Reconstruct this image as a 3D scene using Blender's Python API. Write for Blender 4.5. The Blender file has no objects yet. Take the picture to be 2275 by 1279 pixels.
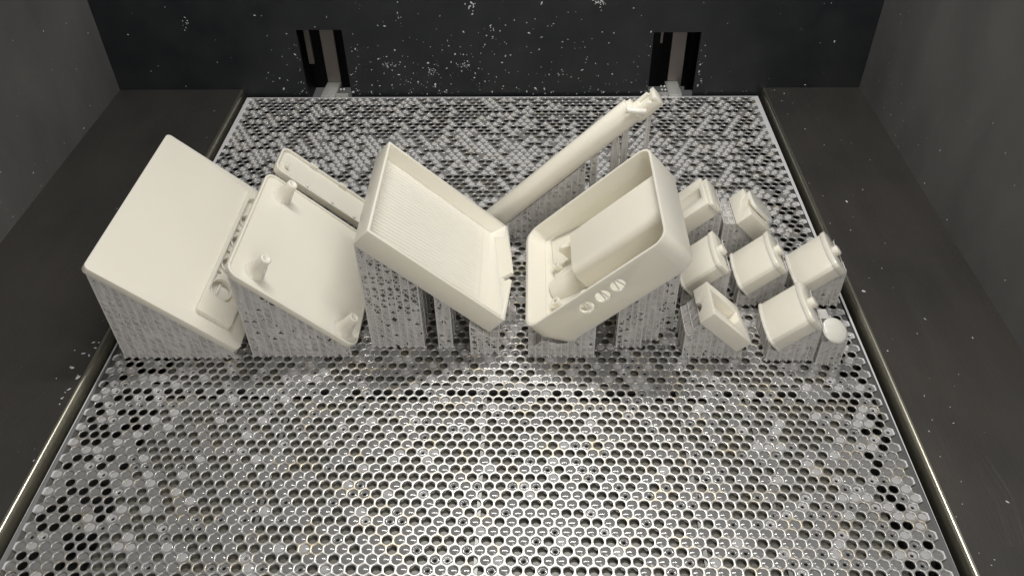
import bpy, bmesh, math, random
import numpy as np
from mathutils import Vector, Matrix, geometry
random.seed(7)
rng = np.random.default_rng(7)
S = bpy.context.scene
COL = S.collection
MM = 0.001

# ---------------------------------------------------------------- camera
F_PX, PITCH, YAW, ROLL = 1819.13, 0.7247730, 0.0316403, -0.0186688
CAM = Vector((0.0274151, -0.6498153, 0.3515203))
fw = Vector((-math.sin(YAW)*math.cos(PITCH), math.cos(YAW)*math.cos(PITCH), -math.sin(PITCH)))
r0 = Vector((math.cos(YAW), math.sin(YAW), 0)); u0 = r0.cross(fw)
rt = math.cos(ROLL)*r0 + math.sin(ROLL)*u0
up = -math.sin(ROLL)*r0 + math.cos(ROLL)*u0
cd = bpy.data.cameras.new('camera'); cam = bpy.data.objects.new('camera', cd); COL.objects.link(cam)
m = Matrix((rt, up, -fw)).transposed().to_4x4(); m.translation = CAM
cam.matrix_world = m
cd.sensor_width = 36; cd.lens = F_PX/2275*36; cd.clip_start = .01; cd.clip_end = 50
S.camera = cam

# ---------------------------------------------------------------- world and lamps
W = bpy.data.worlds.new('World'); S.world = W; W.use_nodes = True
W.node_tree.nodes['Background'].inputs[0].default_value = (.82, .81, .80, 1)
W.node_tree.nodes['Background'].inputs[1].default_value = 0.09
S.view_settings.view_transform = 'Standard'; S.view_settings.look = 'None'
S.view_settings.exposure = 0.0; S.view_settings.gamma = 1.0
try:
    S.cycles.transparent_max_bounces = 24; S.cycles.max_bounces = 8
except Exception: pass

def area(name, loc, target, sx, sy, power, col):
    d = bpy.data.lights.new(name, 'AREA'); d.shape = 'RECTANGLE'; d.size = sx; d.size_y = sy
    d.energy = power; d.color = col
    o = bpy.data.objects.new(name, d); COL.objects.link(o); o.location = loc
    o.rotation_euler = (Vector(target)-Vector(loc)).to_track_quat('-Z', 'Y').to_euler()
    return o
area('tube_lamp', (.02, -.15, .50), (.02, -.27, 0), .32, .022, 1.62, (1, .975, .925))
area('room_light', (.24, -1.05, .46), (0, -.25, .03), .7, .45, 2.9, (1, .965, .92))

area('side_fill', (.22, -.42, .55), (.27, -.36, 0), .30, .12, .75, (1, .965, .92))  # added fill light, brightens the right ledge and the box's right side

# ---------------------------------------------------------------- materials
def mat(name, base=(.8, .8, .8), rough=.4, metal=0, sss=0, rad=(.004, .0035, .0022), coat=0, noise=None,
        rnoise=None, bump=None, alpha=None, scale=1.0, spec=.5, aniso=0):
    m = bpy.data.materials.new(name); m.use_nodes = True
    nt = m.node_tree; N = nt.nodes; L = nt.links
    p = N['Principled BSDF']
    p.inputs['Base Color'].default_value = (*base, 1); p.inputs['Roughness'].default_value = rough
    p.inputs['Metallic'].default_value = metal
    p.inputs['Specular IOR Level'].default_value = spec
    if aniso: p.inputs['Anisotropic'].default_value = aniso
    if sss:
        p.inputs['Subsurface Weight'].default_value = sss
        p.inputs['Subsurface Radius'].default_value = rad; p.inputs['Subsurface Scale'].default_value = 1.0
    if coat:
        p.inputs['Coat Weight'].default_value = coat; p.inputs['Coat Roughness'].default_value = .12
    tc = N.new('ShaderNodeTexCoord')
    def nz(sc, det, stretch=(1, 1, 1)):
        mp = N.new('ShaderNodeMapping'); mp.inputs['Scale'].default_value = stretch
        L.new(tc.outputs['Object'], mp.inputs[0])
        n = N.new('ShaderNodeTexNoise'); n.inputs['Scale'].default_value = sc; n.inputs['Detail'].default_value = det
        L.new(mp.outputs[0], n.inputs['Vector']); return n
    if noise:                       # (scale, colour2, lo, hi, stretch)
        n = nz(noise[0], 5, noise[4] if len(noise) > 4 else (1, 1, 1))
        mr = N.new('ShaderNodeMapRange'); mr.inputs[1].default_value = noise[2]; mr.inputs[2].default_value = noise[3]
        L.new(n.outputs[0], mr.inputs[0])
        mx = N.new('ShaderNodeMix'); mx.data_type = 'RGBA'
        mx.inputs[6].default_value = (*base, 1); mx.inputs[7].default_value = (*noise[1], 1)
        L.new(mr.outputs[0], mx.inputs[0]); L.new(mx.outputs[2], p.inputs['Base Color'])
    if rnoise:                      # (scale, r0, r1, stretch)
        n = nz(rnoise[0], 4, rnoise[3] if len(rnoise) > 3 else (1, 1, 1))
        mr = N.new('ShaderNodeMapRange'); mr.inputs[1].default_value = .3; mr.inputs[2].default_value = .7
        mr.inputs[3].default_value = rnoise[1]; mr.inputs[4].default_value = rnoise[2]
        L.new(n.outputs[0], mr.inputs[0]); L.new(mr.outputs[0], p.inputs['Roughness'])
    if bump:                        # (scale, strength, distance, stretch)
        n = nz(bump[0], 3, bump[3] if len(bump) > 3 else (1, 1, 1))
        b = N.new('ShaderNodeBump'); b.inputs['Strength'].default_value = bump[1]; b.inputs['Distance'].default_value = bump[2]
        L.new(n.outputs[0], b.inputs['Height']); L.new(b.outputs[0], p.inputs['Normal'])
    if alpha is not None:
        p.inputs['Alpha'].default_value = alpha
    return m

M = {}
M['resin'] = mat('cured_resin', (.86, .825, .725), .3, sss=.35, coat=.2, rnoise=(22, .27, .35))
M['resin_wet'] = mat('wet_resin', (.86, .845, .77), .22, sss=.3, coat=.5)
M['support'] = mat('support_resin', (.88, .87, .85), .25, coat=.3, bump=(1500, .5, .0003))
M['film'] = mat('support_film', (.86, .84, .82), .3, coat=.2, alpha=.84, bump=(500, .5, .0005, (1, 1, .25)))
M['metal'] = mat('plate_steel', (.60, .595, .58), .30, metal=.85, noise=(60, (.70, .70, .72), .35, .7), rnoise=(180, .22, .42), bump=(1400, .15, .0001))
def plate_material():
    m = mat('plate_steel', (.56, .55, .53), .36, metal=1, rnoise=(180, .28, .42), bump=(1400, .15, .0001))
    nt = m.node_tree; N = nt.nodes; L = nt.links; p = N['Principled BSDF']; out = N['Material Output']
    wet = N.new('ShaderNodeBsdfPrincipled'); wet.inputs['Base Color'].default_value = (.74, .74, .765, 1); wet.inputs['Roughness'].default_value = .3
    tc = N.new('ShaderNodeTexCoord'); sep = N.new('ShaderNodeSeparateXYZ'); L.new(tc.outputs['Object'], sep.inputs[0])
    n = N.new('ShaderNodeTexNoise'); n.inputs['Scale'].default_value = 22; n.inputs['Detail'].default_value = 6; L.new(tc.outputs['Object'], n.inputs['Vector'])
    def mth(op, a, b, cl=False):
        q = N.new('ShaderNodeMath'); q.operation = op; q.use_clamp = cl
        for i, x in enumerate((a, b)):
            if x is None: continue
            if isinstance(x, (int, float)): q.inputs[i].default_value = x
            else: L.new(x, q.inputs[i])
        return q.outputs[0]
    ax = mth('ABSOLUTE', sep.outputs[0], None)
    edge = mth('MULTIPLY', mth('SUBTRACT', ax, .2200), 900, True)      # resin left standing along the plain border
    ay = mth('MULTIPLY', mth('SUBTRACT', sep.outputs[1], .2275), 500, True)
    e = mth('MAXIMUM', edge, ay)
    pn = mth('MULTIPLY', mth('SUBTRACT', n.outputs[0], .42), 1.6, True)
    f = mth('MAXIMUM', mth('MULTIPLY', e, .95), mth('ADD', mth('MULTIPLY', pn, .28), .18, True))
    # yellowish heat stain
    n2 = N.new('ShaderNodeTexNoise'); n2.inputs['Scale'].default_value = 70; n2.inputs['Detail'].default_value = 4; L.new(tc.outputs['Object'], n2.inputs['Vector'])
    mx = N.new('ShaderNodeMix'); mx.data_type = 'RGBA'; mx.inputs[6].default_value = (.56, .55, .53, 1); mx.inputs[7].default_value = (.60, .50, .30, 1)
    L.new(mth('MULTIPLY', mth('SUBTRACT', n2.outputs[0], .52), 4, True), mx.inputs[0]); L.new(mx.outputs[2], p.inputs['Base Color'])
    ms = N.new('ShaderNodeMixShader'); L.new(f, ms.inputs[0]); L.new(p.outputs[0], ms.inputs[1]); L.new(wet.outputs[0], ms.inputs[2])
    L.new(ms.outputs[0], out.inputs[0])
    return m
M['metal'] = plate_material()
def translucent(m, col, f, a):
    nt = m.node_tree; N = nt.nodes; L = nt.links; p = N['Principled BSDF']
    t = N.new('ShaderNodeBsdfTranslucent'); t.inputs['Color'].default_value = (*col, 1)
    ms = N.new('ShaderNodeMixShader'); ms.inputs[0].default_value = f; L.new(p.outputs[0], ms.inputs[1]); L.new(t.outputs[0], ms.inputs[2])
    p.inputs['Alpha'].default_value = 1
    tr = N.new('ShaderNodeBsdfTransparent'); m2 = N.new('ShaderNodeMixShader'); m2.inputs[0].default_value = 1-a
    tc = N.new('ShaderNodeTexCoord'); mp = N.new('ShaderNodeMapping'); mp.inputs['Scale'].default_value = (1, 1, .35); L.new(tc.outputs['Object'], mp.inputs[0])
    nz = N.new('ShaderNodeTexNoise'); nz.inputs['Scale'].default_value = 260; nz.inputs['Detail'].default_value = 4; L.new(mp.outputs[0], nz.inputs['Vector'])
    mr = N.new('ShaderNodeMapRange'); mr.inputs[1].default_value = .35; mr.inputs[2].default_value = .65; mr.inputs[3].default_value = 0; mr.inputs[4].default_value = 2*(1-a)
    L.new(nz.outputs[0], mr.inputs[0]); L.new(mr.outputs[0], m2.inputs[0])
    L.new(ms.outputs[0], m2.inputs[1]); L.new(tr.outputs[0], m2.inputs[2]); L.new(m2.outputs[0], N['Material Output'].inputs[0])
translucent(M['film'], (.86, .84, .80), .28, .80)
translucent(M['support'], (.86, .85, .82), .25, .95)
M['steel_dark'] = mat('under_steel', (.25, .25, .24), .4, metal=.8)
M['bracket'] = mat('bracket_steel', (.62, .62, .60), .35, metal=.45, rnoise=(300, .2, .5, (1, .1, 1)), bump=(400, .3, .0004, (1, .15, 1)))
M['thin_disc'] = mat('thin_meniscus', (.24, .24, .24), .12, coat=.5)
M['thick_disc'] = mat('thick_meniscus', (.60, .595, .59), .2, coat=.3)
M['disc'] = mat('resin_meniscus', (.50, .50, .505), .12, coat=.5)
M['vat'] = mat('vat_resin', (.155, .15, .125), .3, noise=(12, (.20, .19, .165), .35, .7))  # grey base colour stands in for the dark reflection on pale resin
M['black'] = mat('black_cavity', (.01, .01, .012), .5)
M['gloss_black'] = mat('gloss_black', (.008, .008, .010), .15)
M['backwall'] = mat('back_panel_paint', (.015, .017, .020), .38, noise=(30, (.023, .025, .028), .4, .7), rnoise=(40, .3, .5))
M['wall'] = mat('side_panel_paint', (.082, .082, .080), .42, noise=(16, (.118, .116, .113), .3, .65, (1, 1, .6)), rnoise=(25, .36, .55))
M['ledge'] = mat('ledge_steel', (.115, .107, .099), .34, metal=.6, noise=(14, (.095, .09, .085), .4, .7), rnoise=(60, .26, .42, (1, .15, 1)), bump=(1500, .45, .00025, (1, .015, 1)))
M['lip'] = mat('lip_steel', (.50, .48, .40), .28, metal=.95, rnoise=(60, .24, .36, (1, .1, 1)), bump=(200, .08, .0002, (1, .1, 1)))
M['rail'] = mat('rail_steel', (.20, .18, .165), .4, metal=.4)
M['speck'] = mat('dried_resin', (.62, .63, .65), .5)

# ---------------------------------------------------------------- helpers
def tag(o, label=None, cat=None, group=None, kind=None):
    if label: o['label'] = label
    if cat: o['category'] = cat
    if group: o['group'] = group
    if kind: o['kind'] = kind
    return o
def empty(name, loc, label, cat, group=None):
    o = bpy.data.objects.new(name, None); o.empty_display_size = .01; COL.objects.link(o); o.location = loc
    return tag(o, label, cat, group)
def mesh_obj(name, verts, faces, mt, parent=None, smooth=False, origin=None):
    me = bpy.data.meshes.new(name)
    o = bpy.data.objects.new(name, me); COL.objects.link(o)
    if parent is not None:
        o.parent = parent; off = Vector(parent.location)
        if parent.parent: off = off + Vector(parent.parent.location)
    else: off = Vector(origin) if origin is not None else Vector((0, 0, 0)); o.location = off
    v = np.asarray([tuple(x) for x in verts], dtype=float) - np.array(off)
    me.from_pydata(v.tolist(), [], [tuple(f) for f in faces]); me.update()
    me.materials.append(mt)
    if smooth: me.shade_smooth()
    return o
class Fr:
    """local frame: u along the slope, v into depth, w normal (mm)"""
    def __init__(s, x0, z0, th, y0):
        t = math.radians(th); s.O = Vector((x0, y0, z0))*MM
        s.U = Vector((math.cos(t), 0, math.sin(t))); s.V = Vector((0, 1, 0)); s.Wn = Vector((-math.sin(t), 0, math.cos(t)))
    def __call__(s, u, v, w): return s.O + (s.U*u + s.V*v + s.Wn*w)*MM
def rrect(a0, a1, b0, b1, r, n=6):
    if r <= 0: return [(a0, b0), (a1, b0), (a1, b1), (a0, b1)]
    out = []
    for cx, cy, s in ((a1-r, b0+r, -90), (a1-r, b1-r, 0), (a0+r, b1-r, 90), (a0+r, b0+r, 180)):
        for k in range(n+1):
            t = math.radians(s+90*k/n); out.append((cx+r*math.cos(t), cy+r*math.sin(t)))
    return out
def prism_bm(pts0, pts1):
    """closed prism between two loops of 3d points (same count)"""
    bm = bmesh.new(); a = [bm.verts.new(p) for p in pts0]; b = [bm.verts.new(p) for p in pts1]; n = len(a)
    bm.faces.new(a[::-1]); bm.faces.new(b)
    for i in range(n): bm.faces.new((a[i], a[(i+1) % n], b[(i+1) % n], b[i]))
    bmesh.ops.recalc_face_normals(bm, faces=bm.faces); return bm
def bm_obj(name, bm, mt, parent=None):
    me = bpy.data.meshes.new(name); bm.to_mesh(me); bm.free(); me.materials.append(mt)
    o = bpy.data.objects.new(name, me); COL.objects.link(o)
    return o
def loopW(fr, poly, w0, w1, shrink0=0): return prism_bm([fr(u, v, w0) for u, v in poly], [fr(u, v, w1) for u, v in poly])
def loopU(fr, poly, u0, u1): return prism_bm([fr(u0, v, w) for v, w in poly], [fr(u1, v, w) for v, w in poly])
def loopV(fr, poly, v0, v1): return prism_bm([fr(u, v0, w) for u, w in poly], [fr(u, v1, w) for u, w in poly])
def circ(cx, cy, r, n=24, sx=1, sy=1): return [(cx+sx*r*math.cos(2*math.pi*k/n), cy+sy*r*math.sin(2*math.pi*k/n)) for k in range(n)]
def finish(name, bm, mt, parent, cuts=(), adds=(), bevel=.6, seg=2, angle=35):
    """bmesh -> object, booleans, bevel, applied; parented with world position kept"""
    o = bm_obj(name, bm, mt)
    tmp = []
    for op, lst in (('UNION', adds), ('DIFFERENCE', cuts)):
        for c in lst:
            co = bm_obj('cutter', c, mt); tmp.append(co)
            md = o.modifiers.new('b', 'BOOLEAN'); md.operation = op; md.object = co; md.solver = 'EXACT'
    if bevel:
        md = o.modifiers.new('v', 'BEVEL'); md.width = bevel*MM; md.segments = seg; md.limit_method = 'ANGLE'
        md.angle_limit = math.radians(angle); md.use_clamp_overlap = True; md.miter_outer = 'MITER_ARC'
    dg = bpy.context.evaluated_depsgraph_get(); dg.update()
    me = bpy.data.meshes.new_from_object(o.evaluated_get(dg)); me.name = name
    o.modifiers.clear(); old = o.data; o.data = me; bpy.data.meshes.remove(old)
    for c in tmp: mm_ = c.data; bpy.data.objects.remove(c); bpy.data.meshes.remove(mm_)
    b = bmesh.new(); b.from_mesh(me)
    for f in b.faces: f.smooth = True
    for e in b.edges:
        e.smooth = not (len(e.link_faces) == 2 and e.calc_face_angle(0) > math.radians(40))
    if parent is not None:
        off = Vector(parent.location)
        if parent.parent: off = off+Vector(parent.parent.location)
        for v in b.verts: v.co -= off
        o.parent = parent
    b.to_mesh(me); b.free()
    return o

# lattice of printed supports ---------------------------------------------
BOXF = [(0, 1, 2, 3), (7, 6, 5, 4), (0, 4, 5, 1), (1, 5, 6, 2), (2, 6, 7, 3), (3, 7, 4, 0)]
class Geo:
    def __init__(s): s.v = []; s.f = []
    def beam(s, a, b, r, r2=None):
        a = Vector(a); b = Vector(b); d = b-a
        if d.length < 1e-6: return
        d.normalize(); t = Vector((0, 0, 1)) if abs(d.z) < .9 else Vector((1, 0, 0))
        x = d.cross(t).normalized(); y = d.cross(x); n = len(s.v); r2 = r if r2 is None else r2
        for p, rr in ((a, r), (b, r2)):
            for sx, sy in ((1, 1), (-1, 1), (-1, -1), (1, -1)): s.v.append(p+(x*sx+y*sy)*rr)
        s.f += [(n, n+1, n+2, n+3), (n+7, n+6, n+5, n+4), (n, n+4, n+5, n+1), (n+1, n+5, n+6, n+2), (n+2, n+6, n+7, n+3), (n+3, n+7, n+4, n)]
    def box(s, x0, x1, y0, y1, z0, z1):
        n = len(s.v)
        s.v += [Vector(p) for p in ((x0, y0, z0), (x1, y0, z0), (x1, y1, z0), (x0, y1, z0), (x0, y0, z1), (x1, y0, z1), (x1, y1, z1), (x0, y1, z1))]
        s.f += [tuple(n+i for i in f) for f in ((3, 2, 1, 0), (4, 5, 6, 7), (0, 1, 5, 4), (1, 2, 6, 5), (2, 3, 7, 6), (3, 0, 4, 7))]
    def tri(s, a, b, c, off):
        n = len(s.v); s.v += [Vector(a)+off, Vector(b)+off, Vector(c)+off]; s.f.append((n, n+1, n+2))
    def make(s, name, mt, parent, kind=None):
        o = mesh_obj(name, s.v, s.f, mt, parent)
        if kind: o['kind'] = kind
        return o

def lattice(parent, xs, ys, under, r=.42, pfill=.72, cell=4.6, top_pts=True, dense=.85, low=9, tilt=0, skip=None):
    """vertical columns at xs*ys (mm) from the plate up to under(x,y) with X braces and films between neighbours"""
    g = Geo(); fl = Geo()
    H = {}
    for i, x in enumerate(xs):
        for j, y in enumerate(ys):
            h = under(x, y)
            if h is None or h < 1.5 or (skip and skip(x, y)): continue
            H[i, j] = h
            jx, jy = random.uniform(-.3, .3), random.uniform(-.3, .3)
            zt = h-1.6
            g.beam(Vector((x, y, 0))*MM, Vector((x, y, max(zt, .5)))*MM, r*MM)
            g.beam(Vector((x, y, max(zt, .5)))*MM, Vector((x+jx, y+jy, h+.4))*MM, r*MM*.9, r*MM*.45)
            g.box((x-1.3)*MM, (x+1.3)*MM, (y-.35)*MM, (y+.35)*MM, .0002, .0009)
            g.box((x-.35)*MM, (x+.35)*MM, (y-1.3)*MM, (y+1.3)*MM, .0003, .0010)
    for (i, j), h in H.items():                       # resin skin over the top of the block
        if all(k in H for k in ((i+1, j), (i, j+1), (i+1, j+1))):
            q = [Vector((xs[i+a], ys[j+b], H[i+a, j+b]-1.7+random.uniform(-.3, .3)))*MM for a, b in ((0, 0), (1, 0), (1, 1), (0, 1))]
            fl.tri(q[0], q[1], q[2], Vector()); fl.tri(q[0], q[2], q[3], Vector())
    for (i, j), h in H.items():
        for di, dj in ((1, 0), (0, 1)):
            if (i+di, j+dj) not in H: continue
            h2 = H[i+di, j+dj]; hh = min(h, h2)
            A = (xs[i], ys[j]); B = (xs[i+di], ys[j+dj])
            z = .6; off0 = Vector((0, -.12, 0))*MM if di else Vector((.12, 0, 0))*MM
            while z < hh-1.0:
                if di and pfill > .8: off0 = Vector((0, -.24, 0))*MM
                z2 = min(z+cell, hh-.6)
                a = Vector((A[0], A[1], z))*MM; b = Vector((B[0], B[1], z))*MM
                c = Vector((B[0], B[1], z2))*MM; d = Vector((A[0], A[1], z2))*MM
                jj = Vector((0, 0, random.uniform(-.5, .5)))*MM
                if random.random() < .93 and (di or pfill < .94): g.beam(a, c+jj, r*.62*MM)
                if random.random() < .93 and (di or pfill < .94): g.beam(b, d+jj, r*.62*MM)
                mid = (a+c)/2+jj*.5
                if di: mid = mid+Vector((random.uniform(-.6, .6), random.uniform(-.75, .35) if pfill > .8 else 0, random.uniform(-.8, .8)))*MM
                pf = max(pfill if z > low else max(pfill, dense), .95 if (j > 0 and di) else 0)
                for t in ((a, b, mid), (b, c, mid), (c, d, mid), (d, a, mid)):
                    if random.random() < pf: fl.tri(t[0], t[1], t[2], off0)
                z = z2
            # sloping wedge up to the taller column, so that the sheet follows the part's underside
            a = Vector((A[0], A[1], z))*MM; b = Vector((B[0], B[1], z))*MM
            t = Vector(((B if h2 > h else A)[0], (B if h2 > h else A)[1], max(h, h2)-.6))*MM
            if random.random() < pfill: fl.tri(a, b, t, off0)
            g.beam(b if h >= h2 else a, Vector(((A if h >= h2 else B)[0], (A if h >= h2 else B)[1], max(h, h2)-1.2))*MM, r*.6*MM)
    g.make('support_lattice', M['support'], parent, 'stuff')
    if fl.v: fl.make('support_film', M['film'], parent, 'stuff')
def steps(a, b, s):
    n = max(1, round((b-a)/s)); return [a+(b-a)*k/n for k in range(n+1)]

# ---------------------------------------------------------------- build plate
PX = 6.0; PY = PX*math.sqrt(3)/2; XB = 224.6; YF = -466.0
def build_plate():
    root = empty('build_plate', (0, -.23, 0), 'perforated steel build plate with rows of round holes under the printed parts', 'build plate')
    ns = 18; ang = [math.radians(10+20*k) for k in range(ns)]
    def hexr(t):
        d = abs(((t+math.pi/6) % (math.pi/3))-math.pi/6); return (PX/2)/math.cos(d)
    rows = []
    j = 0; y = -4.6
    while y > YF+4:
        off = 0 if j % 2 == 0 else PX/2
        n = 73 if j % 2 == 0 else 72
        rows.append([(-219.0+off+PX*k, y) for k in range(n+1)]); y -= PY; j += 1
    cen = [c for r in rows for c in r]
    hexp = np.array([(hexr(t)*math.cos(t), hexr(t)*math.sin(t)) for t in ang])
    cs = np.array([(math.cos(t), math.sin(t)) for t in ang])
    R0, R1 = 2.38, 2.64
    rings = [(hexp, 0), (cs*R1, 0), (cs*(R0*.35+R1*.65), -.05), (cs*R0, -.22), (cs*R0, -.85)]
    V = []; Fc = []
    nr = len(rings); per = nr*ns
    C = np.array(cen)
    base = np.zeros((per, 3))
    for k, (xy, z) in enumerate(rings):
        base[k*ns:(k+1)*ns, :2] = xy; base[k*ns:(k+1)*ns, 2] = z
    allv = (base[None] + np.concatenate([C, np.zeros((len(C), 1))], 1)[:, None]).reshape(-1, 3)
    fb = []
    for k in range(nr-1):
        for i in range(ns):
            a, b = k*ns+i, k*ns+(i+1) % ns; fb.append((a, b, b+ns if (i+1) < ns else (k+1)*ns, a+ns))
    fb = np.array([(q[0], q[3], q[2], q[1]) for q in fb])
    allf = (fb[None]+(np.arange(len(C))*per)[:, None, None]).reshape(-1, 4)
    # border sheet: rectangle minus the outline of the hole field
    cnt = {}
    key = lambda p: (round(p[0]*20), round(p[1]*20))
    pos = {}
    for cx, cy in cen:
        hp = [(cx+hexp[i][0], cy+hexp[i][1]) for i in range(ns)]
        for i in range(ns):
            a, b = hp[i], hp[(i+1) % ns]; ka, kb = key(a), key(b); pos[ka] = a; pos[kb] = b
            if (kb, ka) in cnt: del cnt[kb, ka]
            else: cnt[ka, kb] = 1
    nxt = {a: b for a, b in cnt}
    st = next(iter(nxt)); loop = [st]; c = nxt[st]
    while c != st and len(loop) < 20000: loop.append(c); c = nxt.get(c, st)
    lp = [Vector((*pos[k], 0)) for k in loop]
    rect = [Vector((-XB, YF, 0)), Vector((XB, YF, 0)), Vector((XB, 0, 0)), Vector((-XB, 0, 0))]
    tris = geometry.tessellate_polygon([rect, lp])
    pts = rect+lp
    n0 = len(allv)
    allv = np.concatenate([allv, np.array([tuple(p) for p in pts])])
    bf = []
    for t in tris:
        a, b, c = (pts[i] for i in t)
        if (b-a).cross(c-a).z < 0: t = (t[0], t[2], t[1])
        bf.append([n0+i for i in t])
    n1 = len(allv)
    allv = np.concatenate([allv, np.array([(p.x, p.y, z) for z in (0, -.35, -6) for p in rect])])
    # slightly rounded outer edge
    for i in (4, 5, 6, 7, 8, 9, 10, 11):
        pass
    sf = [(n1+4*k+i, n1+4*(k+1)+i, n1+4*(k+1)+(i+1) % 4, n1+4*k+(i+1) % 4) for k in range(2) for i in range(4)]
    me = bpy.data.meshes.new('perforated_sheet')
    allv = allv*MM - np.array([0, -.23, 0])
    loops = np.concatenate([allf.reshape(-1), np.array(bf).reshape(-1), np.array(sf).reshape(-1)]).astype(np.int32)
    sizes = np.concatenate([np.full(len(allf), 4), np.full(len(bf), 3), np.full(len(sf), 4)])
    starts = np.concatenate([[0], np.cumsum(sizes)[:-1]]).astype(np.int32)
    me.vertices.add(len(allv)); me.vertices.foreach_set('co', allv.astype(np.float32).reshape(-1))
    me.loops.add(len(loops)); me.loops.foreach_set('vertex_index', loops)
    me.polygons.add(len(starts)); me.polygons.foreach_set('loop_start', starts)
    me.update(calc_edges=True); me.validate()
    me.materials.append(M['metal'])
    o = bpy.data.objects.new('perforated_sheet', me); COL.objects.link(o); o.parent = root
    # frame bars beneath the sheet
    def bar(x0, x1, y0, y1, name='frame_bar', z0=-40, z1=-.95):
        g = Geo(); g.box(x0*MM, x1*MM, y0*MM, y1*MM, z0*MM, z1*MM)
        return g.make(name, M['steel_dark'], root)
    for yb in (-28, -120, -338, -461): bar(-218, 218, yb-1.5, yb+1.5)
    for xb, x2 in ((-108, 0), (1.5, 0), (110, 0), (148, 0)):
        for ya, yc in ((-26.4, -4), (-118.4, -29.6), (-336.4, -121.6), (-459.4, -339.6)):
            bar(xb-1, xb+1, ya, yc, z1=-.95)
    for s in (-1, 1):
        bar(s*221-1.5, s*221+1.5, -464, -2)
    # resin standing in the holes
    def dome():
        n = 14; v = [Vector((0, 0, -.10))]; f = []
        for k, (r, z) in enumerate(((1.0, -.15), (1.8, -.27), (2.45, -.46))):
            for i in range(n): t = 2*math.pi*i/n; v.append(Vector((r*math.cos(t), r*math.sin(t), z)))
        for i in range(n): f.append((0, 1+i, 1+(i+1) % n))
        for k in range(2):
            for i in range(n): a = 1+k*n+i; b = 1+k*n+(i+1) % n; f.append((a, a+n, b+n, b))
        return v, f
    def ring():
        n = 14; v = []; f = []
        prof = ((.8, -1.3), (.9, -.72), (1.25, -.45), (1.8, -.36), (2.45, -.55))
        for r, z in prof:
            for i in range(n): t = 2*math.pi*i/n; v.append(Vector((r*math.cos(t), r*math.sin(t), z)))
        for k in range(len(prof)-1):
            for i in range(n): a = k*n+i; b = k*n+(i+1) % n; f.append((a, a+n, b+n, b))
        return v, f
    kinds = [dome(), ring()]
    picks = []
    for r in rows:
        for cx, cy in r:
            e = min(cx+222, 222-cx)
            p = .40
            if cy < -420: p = .62
            if cy > -118: p = .55
            if cy > -60: p = .36
            if abs(cx) < 150 and -345 < cy < -300: p = .55
            if -108 < cy < -72 and abs(cx) < 150: p = .78
            if cy < -345 and (cx < -165 or cx > 178): p = .34
            if e < 40 and -330 > cy: p = .55
            pn = .30 if abs(cx-20) > 100 else .26
            if e < 4: p = .95; pn = .1
            if random.random() < p: picks.append((cx, cy, 1 if random.random() < pn else 0))
    picks.sort(key=lambda c: (Vector((c[0], c[1], 0))*MM-CAM).length + (.2 if abs(c[0]-27) > 230 else 0))
    meshes = []
    for v, f, mt_ in [(*k, mt) for k in kinds for mt in (M['disc'], M['thin_disc'])]:
        m_ = bpy.data.meshes.new('resin_film'); m_.from_pydata([tuple(x*MM) for x in v], [], f); m_.materials.append(mt_)
        m_.shade_smooth(); meshes.append(m_)
    vis = [c for c in picks if -448 < c[1]]
    near = set(vis[:300])
    for cx, cy, k in vis[:300]:
        o = bpy.data.objects.new('resin_film', meshes[2*k+(1 if random.random() < .85 else 0)]); COL.objects.link(o); o.parent = root
        o.location = (cx*MM, cy*MM+.23, 0); o.rotation_euler = (0, 0, random.random()*6)
    V = []; Fc = []; mi = []
    for c in picks:
        if c in near: continue
        thin = random.random() < min(.85, max(.08, (-c[1]-215)/160)) * (1 if abs(c[0]) < 170 else .75)
        v, f = kinds[c[2]]; n = len(V); sc = random.uniform(.985, 1.0)
        dz = random.choice((0, 0, 0, -.25, -.5))
        V += [Vector((c[0]+x.x*sc, c[1]+x.y*sc, x.z+dz))*MM for x in v]; Fc += [tuple(n+i for i in q) for q in f]; mi += [1 if thin else (2 if c[1] > -215+random.gauss(0, 25) else 0)]*len(f)
    o = mesh_obj('resin_film', V, Fc, M['disc'], root, smooth=True); o['kind'] = 'stuff'
    o.data.materials.append(M['thin_disc']); o.data.materials.append(M['thick_disc']); o.data.polygons.foreach_set('material_index', mi)
    # two brackets that carry the plate at the back
    for x0, x1, sl, bx in ((-158.6, -146, 1.5, -132), (147, 158.5, -1, 137)):
        fr = Fr(0, 0, 0, 0)
        bm = prism_bm([Vector(p)*MM for p in ((x0, -1, -3), (x1, -1, -3), (x1+sl, 23, -3), (x0+sl, 23, -3))],
                      [Vector(p)*MM for p in ((x0, -1, 2.2), (x1, -1, 2.2), (x1+sl, 23, 2.6), (x0+sl, 23, 2.6))])
        finish('support_arm', bm, M['bracket'], root, bevel=.5)
        g = Geo(); xs = x1+.4 if sl > 0 else x0-.4
        w = 11 if sl > 0 else -8
        g.box(min(xs, xs+w)*MM, max(xs, xs+w)*MM, -.001, .0034, -.002, .0022)
        t = g.make('mounting_tab', M['bracket'], root)
        if sl > 0:
            pts = [(xs+3.5, 8, 3.2), (xs+6, 8.5, 3.0)]
        else: pts = [(xs-5, 6, 3), (xs-2, 6, 3), (xs-5, 12, 3), (xs-2, 12, 3)]
        for p in pts:
            bm = bmesh.new(); bmesh.ops.create_uvsphere(bm, u_segments=10, v_segments=6, radius=1.25*MM)
            for v in bm.verts: v.co = v.co + Vector(p)*MM
            finish('bolt', bm, M['bracket'], root, bevel=0)
    return root
build_plate()

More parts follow.
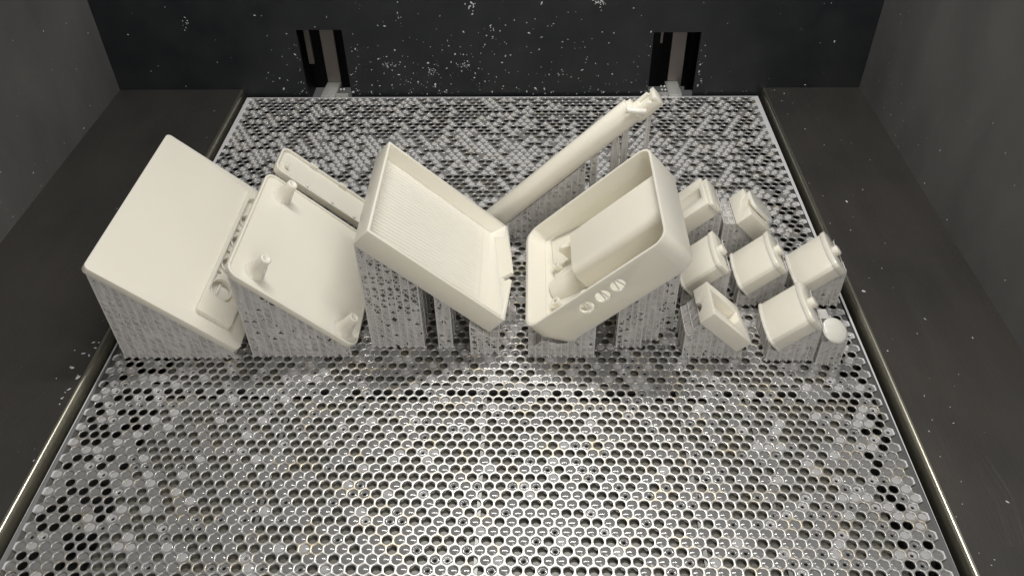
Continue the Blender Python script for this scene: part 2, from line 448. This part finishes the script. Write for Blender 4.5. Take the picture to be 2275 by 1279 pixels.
# ---------------------------------------------------------------- the chamber
LZ = 5.9; LXL = -227.6; LXR = 228.2; WXL = -338; WXR = 311.5; WY = 4.0
def slab(name, mt, x0, x1, y0, y1, z0, z1, bev=0, seg=2):
    bm = prism_bm([Vector(p)*MM for p in ((x0, y0, z0), (x1, y0, z0), (x1, y1, z0), (x0, y1, z0))],
                  [Vector(p)*MM for p in ((x0, y0, z1), (x1, y0, z1), (x1, y1, z1), (x0, y1, z1))])
    return bm
def struct(name, bm, mt, label, cuts=(), bevel=0, parent=None, seg=2):
    o = finish(name, bm, mt, parent, cuts=cuts, bevel=bevel, seg=seg)
    if parent is None: o['kind'] = 'structure'; o['label'] = label
    return o
bw = struct('back_wall', slab('', 0, -520, 520, WY, WY+3, -60, 420), M['backwall'],
            'near-black back wall of the printing chamber, spattered with white specks',
            cuts=[slab('', 0, -171, -132.2, WY-2, WY+6, -8, 60.4), slab('', 0, 129, 168.6, WY-2, WY+6, -8, 56.8)])
def room(x0, x1, z1):
    g = Geo()
    x0 -= 12; x1 += 12; z1 += 25
    a = (x0*MM, x1*MM, (WY+3.2)*MM, .075, -.03, z1*MM)
    g.box(a[0], a[1], a[3], a[3]+.002, a[4], a[5])
    g.box(a[0]-.002, a[0], a[2], a[3], a[4], a[5]); g.box(a[1], a[1]+.002, a[2], a[3], a[4], a[5])
    g.box(a[0], a[1], a[2], a[3], a[5], a[5]+.002)
    return g
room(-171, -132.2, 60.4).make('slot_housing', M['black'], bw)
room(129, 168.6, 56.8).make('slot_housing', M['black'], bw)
def rail(name, x0, x1, y, z0, z1, mt, d=3):
    g = Geo(); g.box(x0*MM, x1*MM, y*MM, (y+d)*MM, z0*MM, z1*MM); return g.make(name, mt, bw)
# left slot: lifting rail, thin rail; right slot likewise
rail('lifting_rail', -156.3, -144.6, 23.2, -6, 90, M['rail']); rail('guide_strip', -170.5, -166, 24, 20, 90, M['rail'])
rail('lifting_rail', 148.5, 160.6, 23.2, -6, 90, M['rail']); rail('guide_strip', 138.4, 140.4, 24, 38, 90, M['rail'])
rail('cover_strip', 166, 176, 30, -10, 90, M['gloss_black'])
for s, name in ((-1, 'left'), (1, 'right')):
    xi = LXL if s < 0 else LXR; xo = WXL if s < 0 else WXR
    a, b = sorted((xi, xo+s*4))
    o = struct('%s_ledge' % name, slab('', 0, a+(2.2 if s > 0 else 0), b-(2.2 if s < 0 else 0), -760, WY-.1, -2, LZ), M['ledge'],
               'dark brushed steel ledge on the %s of the perforated plate' % name)
    # rounded bright lip facing the plate
    n = 7; prof = [(0, -24)]+[(0, LZ-1.6)]+[(1.6*(1-math.cos(math.radians(90*k/n))), LZ-1.6+1.75*math.sin(math.radians(90*k/n))) for k in range(n+1)]+[(2.25, LZ+.12), (2.25, -24)]
    pts0 = [Vector((xi+s*p[0], -760, p[1]))*MM for p in prof]; pts1 = [Vector((xi+s*p[0], WY-.4, p[1]))*MM for p in prof]
    finish('ledge_lip', prism_bm(pts0, pts1), M['lip'], o, bevel=0)
    x = xo+s*.2
    a, b = sorted((x, x+s*3))
    # fillet at the foot of the wall
    R = 1.2; pr = [(-.6, LZ-3), (0, LZ+.9), (0, 420), (3, 420), (3, LZ-3)]
    pts0 = [Vector((x+s*p[0], -760, p[1]))*MM for p in pr]; pts1 = [Vector((x+s*p[0], WY-.2, p[1]))*MM for p in pr]
    struct('%s_wall' % name, prism_bm(pts0, pts1), M['wall'], 'grey %s side wall of the printing chamber with a few white specks' % name)
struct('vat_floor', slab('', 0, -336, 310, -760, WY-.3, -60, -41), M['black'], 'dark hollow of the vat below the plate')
for y0_, y1_, x0_, x1_ in ((-118, -58, -186, 196), (-336, -125, -186, 200), (-760, -345.5, -183, 203)):
    struct('vat_resin', slab('', 0, x0_, x1_, y0_, y1_, -40, -2.6), M['vat'], 'liquid resin standing just below the plate holes, its dark reflection painted grey')

# dried splashes
def flakes(name, label, pts, axis):
    g = Geo()
    for (p, q, s) in pts:
        n = random.choice((4, 5, 6)); a0 = random.random()*6; el = random.uniform(1, 2.6); rot = random.random()*3.1
        loop = []
        for k in range(n):
            t = a0+2*math.pi*k/n; rr = s*random.uniform(.6, 1)
            x, y = rr*math.cos(t)*el**.5, rr*math.sin(t)/el**.5
            x, y = x*math.cos(rot)-y*math.sin(rot), x*math.sin(rot)+y*math.cos(rot)
            loop.append((p+x, q+y))
        h = max(.12, s*.35); i0 = len(g.v)
        for a, b in loop+[(p, q)]:
            hh = h if (a, b) == (p, q) else .02
            g.v.append({'y': Vector((a, WY-hh, b)), 'xl': Vector((WXL-.2+hh, a, b)), 'xr': Vector((WXR+.2-hh, a, b)), 'z': Vector((a, b, LZ+hh))}[axis]*MM)
        for k in range(n): g.f.append((i0+k, i0+(k+1) % n, i0+n))
    o = mesh_obj(name, g.v, g.f, M['speck']); o['kind'] = 'stuff'; o['label'] = label
P = []
def inslot(x, z): return (-172 < x < -131 and z < 61.5) or (128 < x < 169.5 and z < 58)
while len(P) < 420:
    r = random.random()
    if r < .62: x, z = random.gauss(-30, 85), abs(random.gauss(0, 38))+1
    elif r < .8: x, z = random.choice((-172, -131, 128, 170))+random.gauss(0, 4), random.uniform(0, 50)
    elif r < .88: x, z = random.uniform(-220, 220), random.uniform(.5, 3)
    else: x, z = random.uniform(-330, 300), random.uniform(1, 110)
    if inslot(x, z) or not -330 < x < 305: continue
    P.append((x, z, min(1.9, .22+abs(random.gauss(0, .40))*(1 if random.random() < .92 else 2.2))))
for cx, cz, n, s in ((83, 82, 26, 1.0), (-22, 79, 8, 1.3), (-262, 67, 10, .9), (-95, 30, 25, .7), (-85, 72, 6, 1.0), (-5, 60, 10, .8), (-30, 28, 24, .8), (-60, 22, 20, .8)):
    for _ in range(n): P.append((cx+random.gauss(0, 3.5 if n > 12 else 2.2), cz+random.gauss(0, 2.6), random.uniform(.3, 1)*s))
P = [p for p in P if not inslot(p[0], p[1])]
flakes('resin_specks', 'white dried resin specks spattered over the black back wall', P, 'y')
for ax, nm in (('xl', 'left'), ('xr', 'right')):
    P = [(random.uniform(-480, 0), 8+abs(random.gauss(0, 55)), .15+abs(random.gauss(0, .28))) for _ in range(110)]
    flakes('resin_specks', 'few white resin specks on the grey %s wall' % nm, P, ax)
P = []
for _ in range(32): P.append((LXL-2.5-abs(random.gauss(0, 28)), random.uniform(-460, 0), .15+abs(random.gauss(0, .35))))
for _ in range(16): P.append((-231-abs(random.gauss(0, 3)), random.uniform(-360, -300), .3+abs(random.gauss(0, .7))))
P = [p for p in P if p[0] > -325]
flakes('resin_specks', 'resin drips and specks on the left ledge', P, 'z')
P = [(LXR+3+abs(random.gauss(0, 25)), random.uniform(-460, 0), .15+abs(random.gauss(0, .33))) for _ in range(60)]
P = [p for p in P if p[0] < 300]+[(236, -262, 1.3)]
flakes('resin_specks', 'resin drips and specks on the right ledge', P, 'z')

def scratches(name, label, lines):
    g = Geo()
    for pts, w in lines:
        for (a, b) in zip(pts[:-1], pts[1:]):
            g.beam(Vector((a[0], a[1], LZ+.02))*MM, Vector((b[0], b[1], LZ+.02))*MM, w*MM)
    o = g.make(name, M['scratch'], None, 'stuff'); o['label'] = label
M['scratch'] = mat('scratched_steel', (.24, .235, .22), .3, metal=.9)
scratches('scratches', 'thin straight scratch on the left ledge', [([(-257, -379), (-251, -363), (-246.5, -349)], .05)])
L_ = []
for k in range(16):
    dx = random.uniform(-7, 5); t = random.uniform(0, 12)
    L_.append(([(249+dx, -366-t), (257+dx, -386-t), (259.5+dx, -410-t*.6), (255+dx*.8, -440)], random.uniform(.012, .03)))
scratches('scratches', 'bundle of fine curved scratches on the right ledge near the viewer', L_)
# ---------------------------------------------------------------- printed parts
GR = 'white resin parts printed standing on the plate'
def root_at(name, fr, dx, label, cat, group=None):
    return empty(name, (fr.O.x+dx*MM, fr.O.y, 0), label, cat, group)
def section_under(pts):
    """z of the underside as a function of x from a list of (x,z)"""
    pts = sorted(pts)
    def f(x, y=None):
        if x < pts[0][0] or x > pts[-1][0]: return None
        return float(np.interp(x, [p[0] for p in pts], [p[1] for p in pts]))
    return f
def xz(fr, u, w): p = fr(u, 0, w)/MM; return (p.x, p.z)

# A: big cover panel on the left ------------------------------------------
fr = Fr(-213.5, 72, -42.7, -317.8)
A = root_at('cover_panel', fr, 35, 'largest smooth white panel, at far left, with a raised strip of holes', 'printed panel')
sh = loopW(fr, rrect(0, 94.5, 0, 137, 3.2), -4.2, 0)
cuts = [loopW(fr, rrect(64.3, 80, 26, 124, 5), -.7, 5)]
for v in (36, 58, 80, 102): cuts.append(loopW(fr, circ(71.4, v, 6.6, 28, 1, 1.3 if v == 36 else 1), -3.5, 6))
for v in (49, 69, 91): cuts.append(loopW(fr, rrect(65.6, 67.8, v-1.1, v+1.1, 0), -8, 6))
strip = loopW(fr, rrect(62.4, 84.5, 10.3, 131, 1.4), -1.5, 3.0)
finish('panel', sh, M['resin'], A, cuts=cuts, adds=[strip], bevel=.9, seg=3)
for v in (36, 58, 80, 102):
    g = []
    sy = 1.25 if v == 36 else 1
    bm = loopW(fr, circ(71.4, v, 7.2, 28, 1, sy), -1.4, 1.1)
    finish('hole_rim', bm, M['resin'], A, cuts=[loopW(fr, circ(71.4, v, 6.0, 28, 1, sy), -3, 3)], bevel=.25, seg=2)
    bm = loopW(fr, rrect(69.6, 71.0, v-6*sy, v+6*sy, 0), -3.7, -2.3)
    finish('hole_bar', bm, M['resin_wet'], A, bevel=.2)
un = section_under([xz(fr, 1, -4.6), xz(fr, 94, -4.6)])
x0 = -216
lattice(A, steps(-214, -144, 4.4), steps(-316.5, -184, 9.5), lambda x, y: un(max(x, -213.9)), pfill=.985, dense=.965)

# B: back cover with four bosses ------------------------------------------
fr = Fr(-137.3, 69, -43.6, -317)
B = root_at('boss_cover', fr, 30, 'white cover with thin raised rim and round pegs, beside the largest panel', 'printed cover')
sh = loopW(fr, rrect(0, 86.5, 0, 96.5, 7, 8), -4.0, 0)
finish('panel', sh, M['resin'], B, cuts=[loopW(fr, rrect(1.5, 85, 1.5, 95, 5.6, 8), -1.3, 2)], bevel=.55, seg=3)
for (u, v) in ((15, 12), (14, 83), (75, 9), (75, 84)):
    prof = [(6.2, -1.4), (5.2, -.2), (4.3, 2.6), (3.6, 5.0), (3.3, 11.4), (2.9, 12.0), (1.7, 12.0), (1.5, 10.2)]
    n = 20; V = []; Fc = []
    for r, w in prof:
        for i in range(n): t = 2*math.pi*i/n; V.append(fr(u+r*math.cos(t)+(.5 if w < 0 else 0), v+r*math.sin(t), w))
    for k in range(len(prof)-1):
        for i in range(n): a = k*n+i; b = k*n+(i+1) % n; Fc.append((a, b, b+n, a+n))
    Fc.append(tuple(range((len(prof)-1)*n, len(prof)*n)))
    o = mesh_obj('peg', V, Fc, M['resin'], B, smooth=True)
    g = Geo(); g.beam(fr(u+3.4, v-1, 7.6), fr(u+6.2, v-2.6, -1.2), .28*MM); g.make('support_strut', M['support'], B)
un = section_under([xz(fr, 1, -4.3), xz(fr, 86, -4.3)])
lattice(B, steps(-137.6, -75, 4.5), steps(-314.8, -226, 9), lambda x, y: un(max(x, -137.4)), pfill=.93, dense=.96)

# C: narrow lid behind B ---------------------------------------------------
fr = Fr(-140.6, 58, -42.6, -201)
Cn = root_at('narrow_lid', fr, 25, 'narrow shallow white lid standing behind the cover with pegs', 'printed lid')
sh = loopW(fr, rrect(0, 72, 0, 27, 6, 6), -4.0, .8)
finish('lid_shell', sh, M['resin'], Cn, cuts=[loopW(fr, rrect(1.4, 70.6, 1.4, 25.6, 4.8, 6), -1.4, 3)], bevel=.4)
for u, v in ((24, 26.2), (48, 26.2)):
    finish('clip', loopW(fr, rrect(u-3, u+3, v-.9, v+1.1, .4, 2), -1, 1.6), M['resin'], Cn, bevel=.2)
for u, v in ((24, 2.0), (44, 2.0), (62, 2.0), (7, 9)):
    finish('stud', loopW(fr, circ(u, v, 1.3, 12), -1.6, 1.9), M['resin'], Cn, bevel=.3)
un = section_under([xz(fr, .5, -4.3), xz(fr, 71, -4.3)])
lattice(Cn, steps(-140, -94, 5), steps(-198.5, -178, 9), lambda x, y: un(max(x, -139.9)), pfill=.25, dense=.4)

# D: open tray in the middle ----------------------------------------------
fr = Fr(-59, 90, -42.6, -309.5)
D = root_at('open_tray', fr, 30, 'shallow open white tray with ribbed floor and notched lower wall', 'printed tray')
sh = loopW(fr, rrect(0, 96.5, 0, 89, 1.0, 3), -13.2, 0)
cuts = [prism_bm([fr(u, v, -9.2) for u, v in rrect(2.6, 89.5, 3.0, 85.5, .6, 2)], [fr(u, v, 6.0) for u, v in rrect(1.5-.3, 96.6, 1.4, 88, .6, 2)])]
body = finish('tray_shell', sh, M['resin'], D, cuts=cuts, bevel=.45, seg=2)
gcut = prism_bm([fr(88, v, w) for v, w in ((30.8, 12), (36.3, 12), (35.8, -1.4), (31.3, -1.4))], [fr(98.5, v, w) for v, w in ((30.8, 12), (36.3, 12), (35.8, -1.4), (31.3, -1.4))])
pro = [(.9, -9.6), (88.2, -9.6), (88.4, -.05), (37, 6.6), (30, 5.2), (.7, -.05)]
ew = prism_bm([fr(89.7 if w < -5 else 94.7, v, w) for v, w in pro], [fr(96.7, v, w) for v, w in pro])
finish('end_wall', ew, M['resin'], D, cuts=[gcut], bevel=.3)
# ribbed floor
V = []; Fc = []; nv = 44*6; nu = 64
u_a, u_b = 3.2, 84
for i in range(nu+1):
    for j in range(nv+1):
        u = u_a+(u_b-u_a)*i/nu; v = 3.3+(82)*j/nv
        fade = min(1, (u_b-u)/6)*min(1, (u-u_a)/4+.2)
        V.append(fr(u, v, -9.1+.17*fade*math.sin((v-.11*u)*2*math.pi/3.0)+(0 if 0 < i < nu and 0 < j < nv else -.15)))
for i in range(nu):
    for j in range(nv): a = i*(nv+1)+j; Fc.append((a, a+nv+1, a+nv+2, a+1))
mesh_obj('ribbed_floor', V, Fc, M['resin'], D, smooth=True)
un = section_under([xz(fr, 1, -13.4), xz(fr, 96, -13.4)])
def dskip(x, y): return (-34 < x < -28) or (-18 < x < -10 and y < -280) or (-30 < x < -10 and -297 < y < -285)
lattice(D, [-67.5, -63.2, -58.8, -54.4, -50, -45.8, -41.5, -36.5], steps(-307, -228, 11), lambda x, y: un(max(x, -67.3)), pfill=.45, dense=.93, low=28)
lattice(D, [-27.5, -23.5, -19.5], steps(-307, -240, 11), lambda x, y: un(x), pfill=.93, dense=.95, low=18)
lattice(D, [-8, -4, -.5, 3.5, 8], steps(-312, -286, 6), lambda x, y: max(3, (un(min(x, 2)) or 9) - 1 - max(0, x-2)*.2), pfill=.6, dense=.7)
lattice(D, [10.5, 14, 17.5], [-284, -279], lambda x, y: 17-(x-10)*1.2, pfill=.6, dense=.8)
lattice(D, [-16, -12], [-280, -272], lambda x, y: un(x), pfill=.6, dense=.8)

# E: deep box to the right of the middle ----------------------------------
fr = Fr(24, 23.3, 42.6, -316.3)
E_ = root_at('deep_box', fr, 40, 'deep open white box with three round holes in its front side', 'printed box')
LB = [(0, -4)]
out = rrect(0, 99.5, 0, 90.5, 9, 8)
bot = [(min(max(u, 7), 99.5), v) for u, v in rrect(7.5, 99.2, .3, 90.2, 8.5, 8)]
b0 = [fr(u, v, -24.5) for u, v in bot]; b1 = [fr(u, v, -12) for u, v in out]; b2 = [fr(u, v, 0) for u, v in out]
bm = bmesh.new(); L0 = [bm.verts.new(p) for p in b0]; L1 = [bm.verts.new(p) for p in b1]; L2 = [bm.verts.new(p) for p in b2]; n = len(L0)
bm.faces.new(L0[::-1]); bm.faces.new(L2)
for a, b in ((L0, L1), (L1, L2)):
    for i in range(n): bm.faces.new((a[i], a[(i+1) % n], b[(i+1) % n], b[i]))
bmesh.ops.recalc_face_normals(bm, faces=bm.faces)
c1 = prism_bm([fr(u, v, -11.5) for u, v in rrect(5.5, 97.9, 1.9, 88.6, 7, 8)], [fr(u, v, 3) for u, v in rrect(1.0, 98.2, 1.4, 89.1, 7.8, 8)])
c2 = prism_bm([fr(u, v, -22) for u, v in rrect(12, 97.5, 2.2, 88.2, 6, 8)], [fr(u, v, -11.2) for u, v in rrect(6.5, 97.8, 2.0, 88.5, 7, 8)])
holes = [loopV(fr, circ(u, w, 4.3, 28), -3, 4) for u, w in ((37.7, -9.6), (49.5, -9.1), (60.7, -8.3))]
finish('box_shell', bm, M['resin'], E_, cuts=[c1, c2]+holes, bevel=.5, seg=3, angle=38)
# inner block, rounded along its front edge
pr = [(66, -4.2)]+[(35-7*math.sin(math.radians(90*k/8)), -4.2-7*(1-math.cos(math.radians(90*k/8)))) for k in range(9)]+[(28, -21.5), (66, -21.5)]
blk = loopU(fr, pr, 32.5, 97.6)
finish('inner_block', blk, M['resin'], E_, bevel=.45, seg=3, angle=30)
finish('floor_ramp', prism_bm([fr(u, 3, w) for u, w in ((10, -18), (36, -21), (36, -22.2), (10, -22.2))], [fr(u, 88, w) for u, w in ((10, -13.5), (36, -19), (36, -22.2), (10, -22.2))]), M['resin'], E_, bevel=.2)
finish('half_tube', loopU(fr, [(41+11*math.cos(math.radians(t)), -20.8+9.5*math.sin(math.radians(t))) for t in range(0, 181, 12)], 9, 33), M['resin'], E_, bevel=.3)
finish('screw_boss', loopW(fr, circ(13.5, 24, 3.0, 18), -20, -10.5), M['resin'], E_, cuts=[loopW(fr, circ(13.5, 24, 1.4, 12), -14, -8)], bevel=.3)
finish('screw_boss', loopW(fr, circ(14, 58, 2.6, 18), -22, -11.5), M['resin'], E_, cuts=[loopW(fr, circ(14, 58, 1.2, 12), -14, -9)], bevel=.3)
finish('clip_hook', prism_bm([fr(u, 60, w) for u, w in ((22, -20), (32, -20), (32, -9), (24, -5.2), (21.5, -6.5))], [fr(u, 63.5, w) for u, w in ((22, -20), (32, -20), (32, -9), (24, -5.2), (21.5, -6.5))]), M['resin'], E_, bevel=.4)
finish('peg', loopV(fr, circ(33.5, -14.5, 3.4, 18), 10, 19), M['resin_wet'], E_, bevel=.6)
g = Geo()
for u, a, b in ((36.5, -12.5, -6.0), (38.8, -12.5, -6.0), (49, -12.5, -5.2), (50.5, -12.5, -5.2), (59.2, -12.0, -4.6), (62.3, -12.0, -4.6)):
    um = {36.5: 37.7, 38.8: 37.7, 49: 49.5, 50.5: 49.5, 59.2: 60.7, 62.3: 60.7}[u]
    g.beam(fr(u+(u-um)*.3, 1.3, a), fr(u*.4+um*.6, 1.3, b), .33*MM)
g.make('hole_strut', M['support'], E_, 'stuff')
un = section_under([xz(fr, 0, -12), xz(fr, 8, -24.7), xz(fr, 99, -24.7), (118.5, 76)])
lattice(E_, steps(26, 64, 3.8), steps(-314, -240, 10.5), lambda x, y: max(9.5, un(x) or 0) if x < 43 else un(x), pfill=.94, dense=.95, skip=lambda x, y: y < -305 and x > 66)
lattice(E_, steps(78, 103, 3.6), [-306, -300, -288], lambda x, y: un(x), pfill=.85, dense=.9, skip=lambda x, y: (x > 94 and y < -304) or (x < 84 and y > -290))
lattice(E_, steps(103, 113, 4.5), steps(-290, -240, 9), lambda x, y: un(min(x, 113)), pfill=.75, dense=.7)

# F: long round bar at the back -------------------------------------------
fr = Fr(.9, 20.5, 43.7, -205.4)
Fb = root_at('long_bar', fr, 40, 'long rounded white bar rising to the upper right behind the tray and box', 'printed bar')
n = 20
def half(r, flat=.0, dv=6):
    return [(dv+r*.95*math.cos(math.radians(t)), -4.3+r*math.sin(math.radians(t))) for t in range(0, 360, 12)]
bar_ = loopU(fr, half(8.0), -8, 120)
ch = loopU(fr, [(1, -12.3), (10, -12.3), (12.4, -9), (12.2, -3.9), (.2, -3.9), (-.8, -9)], 117, 135)
cutc = loopU(fr, rrect(3.2, 10.4, -6.4, 6, .8, 3), 123, 130.5)
finish('bar', bar_, M['resin'], Fb, cuts=[prism_bm([fr(116, -2, w) for w in (2.2,)]*0+[fr(u, -3, w) for u, w in ((117.5, -.5), (125, -.5), (125, 9), (119, 9))], [fr(u, 15, w) for u, w in ((117.5, -.5), (125, -.5), (125, 9), (119, 9))])], bevel=.5)
finish('end_channel', ch, M['resin'], Fb, cuts=[cutc, loopU(fr, rrect(-3, 14, -5.4, 6, 0), 130.3, 132.4)], bevel=.5)
finish('side_pin', loopU(Fr(84.3, 103.6, -6, -208.5), circ(0, 0, 1.9, 14), 0, 12.0), M['resin_wet'], Fb, bevel=.5)
un = section_under([xz(fr, -8, -12.4), xz(fr, 139, -12.4)])
lattice(Fb, steps(12, 62, 4.2), [-200.5, -196.5], lambda x, y: un(x)-.5, pfill=.86, dense=.85, low=8, skip=lambda x, y: False)
lattice(Fb, [66, 69.5], [-199.5, -196], lambda x, y: un(x)-1, pfill=.9, dense=.9)
# solid pillars under the high end
def pillar(xa, xb, y, d, top, taper=.8, mt='support'):
    g = Geo(); n = len(g.v)
    for z, k in ((0, 1.0), (top-4, 1.0), (top+1, taper)):
        c = (xa+xb)/2; h = (xb-xa)/2*k
        g.v += [Vector((c-h, y-d, z))*MM, Vector((c+h, y-d, z))*MM, Vector((c+h, y+d, z))*MM, Vector((c-h, y+d, z))*MM]
    for l in (0, 4):
        for i in range(4): a = l+i; b = l+(i+1) % 4; g.f.append((a, b, b+4, a+4))
    g.f.append((8, 9, 10, 11)); g.f.append((3, 2, 1, 0))
    return g.make('support_pillar', M[mt], Fb)
pillar(78, 83.5, -199, .9, un(80)-1, .6, 'film'); pillar(84.2, 88.5, -199, .9, un(86)-1, .5, 'film')
pillar(98.5, 101.2, -200, .8, un(100)+2, .6, 'film')
pillar(98.2, 99.4, -200.8, .5, un(100), .6, 'support')
for x in (79, 82, 85, 87.5): pillar(x-.4, x+.4, -200.2, .35, un(x)-1, .7)

# small covers at the right ------------------------------------------------
def small_cover(O, y0, label):
    fr = Fr(O[0], O[1], 43, y0)
    r = root_at('small_cover', fr, 10, label, 'printed cap', 'small arched caps on the right of the plate')
    prof = [(0, 0), (0, 7.2), (1.4, 9.2), (6, 10.2), (12, 10.9), (18, 11.0), (24, 10.4), (30, 9.2), (33, 7.8), (33, 0)]
    big = [(-.5, -.2), (-.5, 7.6), (1.0, 9.8), (6, 10.9), (12, 11.6), (18, 11.7), (24, 11.1), (30.4, 9.9), (33.6, 8.2), (33.6, -.2)]
    finish('cap_shell', loopU(fr, prof, 1, 27), M['resin'], r, bevel=.5, seg=2, angle=25)
    finish('end_flange', loopU(fr, big, 24.6, 27.8), M['resin'], r, bevel=.6, seg=2, angle=25)
    finish('end_flange', loopU(fr, big, -.2, 1.4), M['resin'], r, bevel=.3, seg=2, angle=25)
    finish('pivot_pin', loopU(fr, circ(16, 4.6, 3.3, 20), 27, 31), M['resin'], r, bevel=.8, seg=3)
    finish('pivot_pin', loopU(fr, circ(8, 4.0, 2.8, 18), -2.6, .4), M['resin'], r, bevel=.8, seg=3)
    un = section_under([xz(fr, -.1, 8), xz(fr, 0, -.3), xz(fr, 27.5, -.3), xz(fr, 31, -1)])
    x0 = O[0]
    lattice(r, [x0-5, x0-1]+steps(x0+2.6, x0+21.5, 3.8), steps(y0+2.2, y0+31, 7.2),
            lambda x, y: (un(x) or 8)-(2.5 if x < x0 else 0), pfill=.965, dense=.95, cell=4, r=.4)
    return r
small_cover((169.6, 10), -318.6, 'small arched white cap just left of the oval button')
small_cover((126.4, 10), -271, 'small arched white cap partly hidden by the deep box')
small_cover((161, 10), -271, 'arched white cap in the middle of the row of three')
small_cover((196.2, 9.6), -271, 'arched white cap nearest the right ledge, end of the row of three')

# g7: small window frame
fr = Fr(129.2, 37.6, -43.6, -316.5)
G7 = root_at('window_frame_piece', fr, 12, 'small white frame with a long recessed window, below the deep box', 'printed frame')
sh = loopW(fr, [(0, 0), (34, 0), (34, 10), (29, 27.5), (0, 27.5)], -10.4, 0)
finish('frame_body', sh, M['resin'], G7, cuts=[loopW(fr, [(2.5, 7.5), (20, 6), (26, 13), (25.5, 20), (2.2, 21.5)], -7.5, 2), loopU(fr, circ(12, -11, 4.0, 20), -2, 12)], bevel=.8, seg=3)
un = section_under([xz(fr, 0, -10.6), xz(fr, 34, -10.6), (xz(fr, 34, 0)[0]+1, 6)])
lattice(G7, steps(116, 150, 3.8), steps(-314, -292, 7), lambda x, y: un(max(x, xz(fr, .3, -10.6)[0])) if x > 121 else 24-(121-x)*.8, pfill=.95, dense=.95, cell=4)

# g2: small block with rounded plate, g1: its twin behind the box
def grooved(fr, L, label, up, name):
    r = root_at('grooved_block', fr, 10, label, 'printed block')
    sh = loopW(fr, rrect(0, L, 0, 29, 0), -12, 0)
    finish('block_body', sh, M['resin'], r, cuts=[loopU(fr, circ(14.5, .8, 5.4, 22), -3 if not up else 3, L-2.5 if not up else L-3.2)]+([loopW(fr, rrect(-2, L-3, 18, 32, 0), 0, 2)] if 0 else []), bevel=.6, seg=2)
    return r
fr = Fr(168.7, 36.5, -45, -222)
G2 = grooved(fr, 22, 'small grooved white block with a rounded side plate, behind the arched caps', False, 'g2')
finish('side_plate', loopW(fr, rrect(3, 26, 11, 30, 5, 6), .1, 2.4), M['resin_wet'], G2, bevel=.7, seg=3)
un = section_under([xz(fr, 0, -12.2), xz(fr, 22, -12.2)])
lattice(G2, steps(153, 178, 3.8), steps(-220, -196, 8), lambda x, y: un(max(x, xz(fr, .2, -12.2)[0])) or 8, pfill=.95, dense=.95, cell=4)
fr = Fr(119.4, 26.6, 43, -222)
G1 = grooved(fr, 27, 'small white grooved block just behind the upper right edge of the deep box', True, 'g1')
finish('end_plate', loopU(fr, rrect(-1.5, 27, -11, -1, 2, 3), 27.1, 30), M['resin'], G1, bevel=.5)
un = section_under([xz(fr, 0, -12.2), xz(fr, 29, -12.2)])
lattice(G1, steps(130, 150, 4), steps(-220, -197, 8), lambda x, y: un(min(x, xz(fr, 28.8, -12.2)[0])), pfill=.85, dense=.9, cell=4)

# g8: oval button
c = Vector((199.0, -316, 24.2))*MM
G8 = empty('oval_button', (c.x, c.y, 0), 'small glossy white oval button at the right front corner of the plate', 'printed button')
nrm = Vector((.30, -.42, .86)).normalized(); t1 = nrm.cross(Vector((0, 1, 0))).normalized(); t2 = nrm.cross(t1)
V = []; Fc = []; n = 32; prof = [(0, 1.9)]+[(7.9*math.sin(math.radians(a)), 1.9*math.cos(math.radians(a))) for a in (15, 30, 45, 60, 75, 88)]+[(7.9, -.6), (7.0, -1.6)]
V.append(c+nrm*prof[0][1]*MM)
for r, h in prof[1:]:
    for i in range(n): t = 2*math.pi*i/n; V.append(c+(t1*r*math.cos(t)*1.02+t2*r*math.sin(t)*.98+nrm*h)*MM)
for i in range(n): Fc.append((0, 1+i, 1+(i+1) % n))
for k in range(len(prof)-2):
    for i in range(n): a = 1+k*n+i; b = 1+k*n+(i+1) % n; Fc.append((a, a+n, b+n, b))
Fc.append(tuple(1+(len(prof)-2)*n+i for i in range(n))[::-1])
mesh_obj('button_cap', V, Fc, M['resin_wet'], G8, smooth=True)
lattice(G8, steps(192.5, 206, 3.4), steps(-319, -309, 3.4), lambda x, y: 20.5+(y+316)*.45, pfill=.93, dense=.95, cell=4)
g = Geo(); g.box(.193, .203, -.297, -.289, .003, .0155); g.make('support_foot', M['support'], G8)
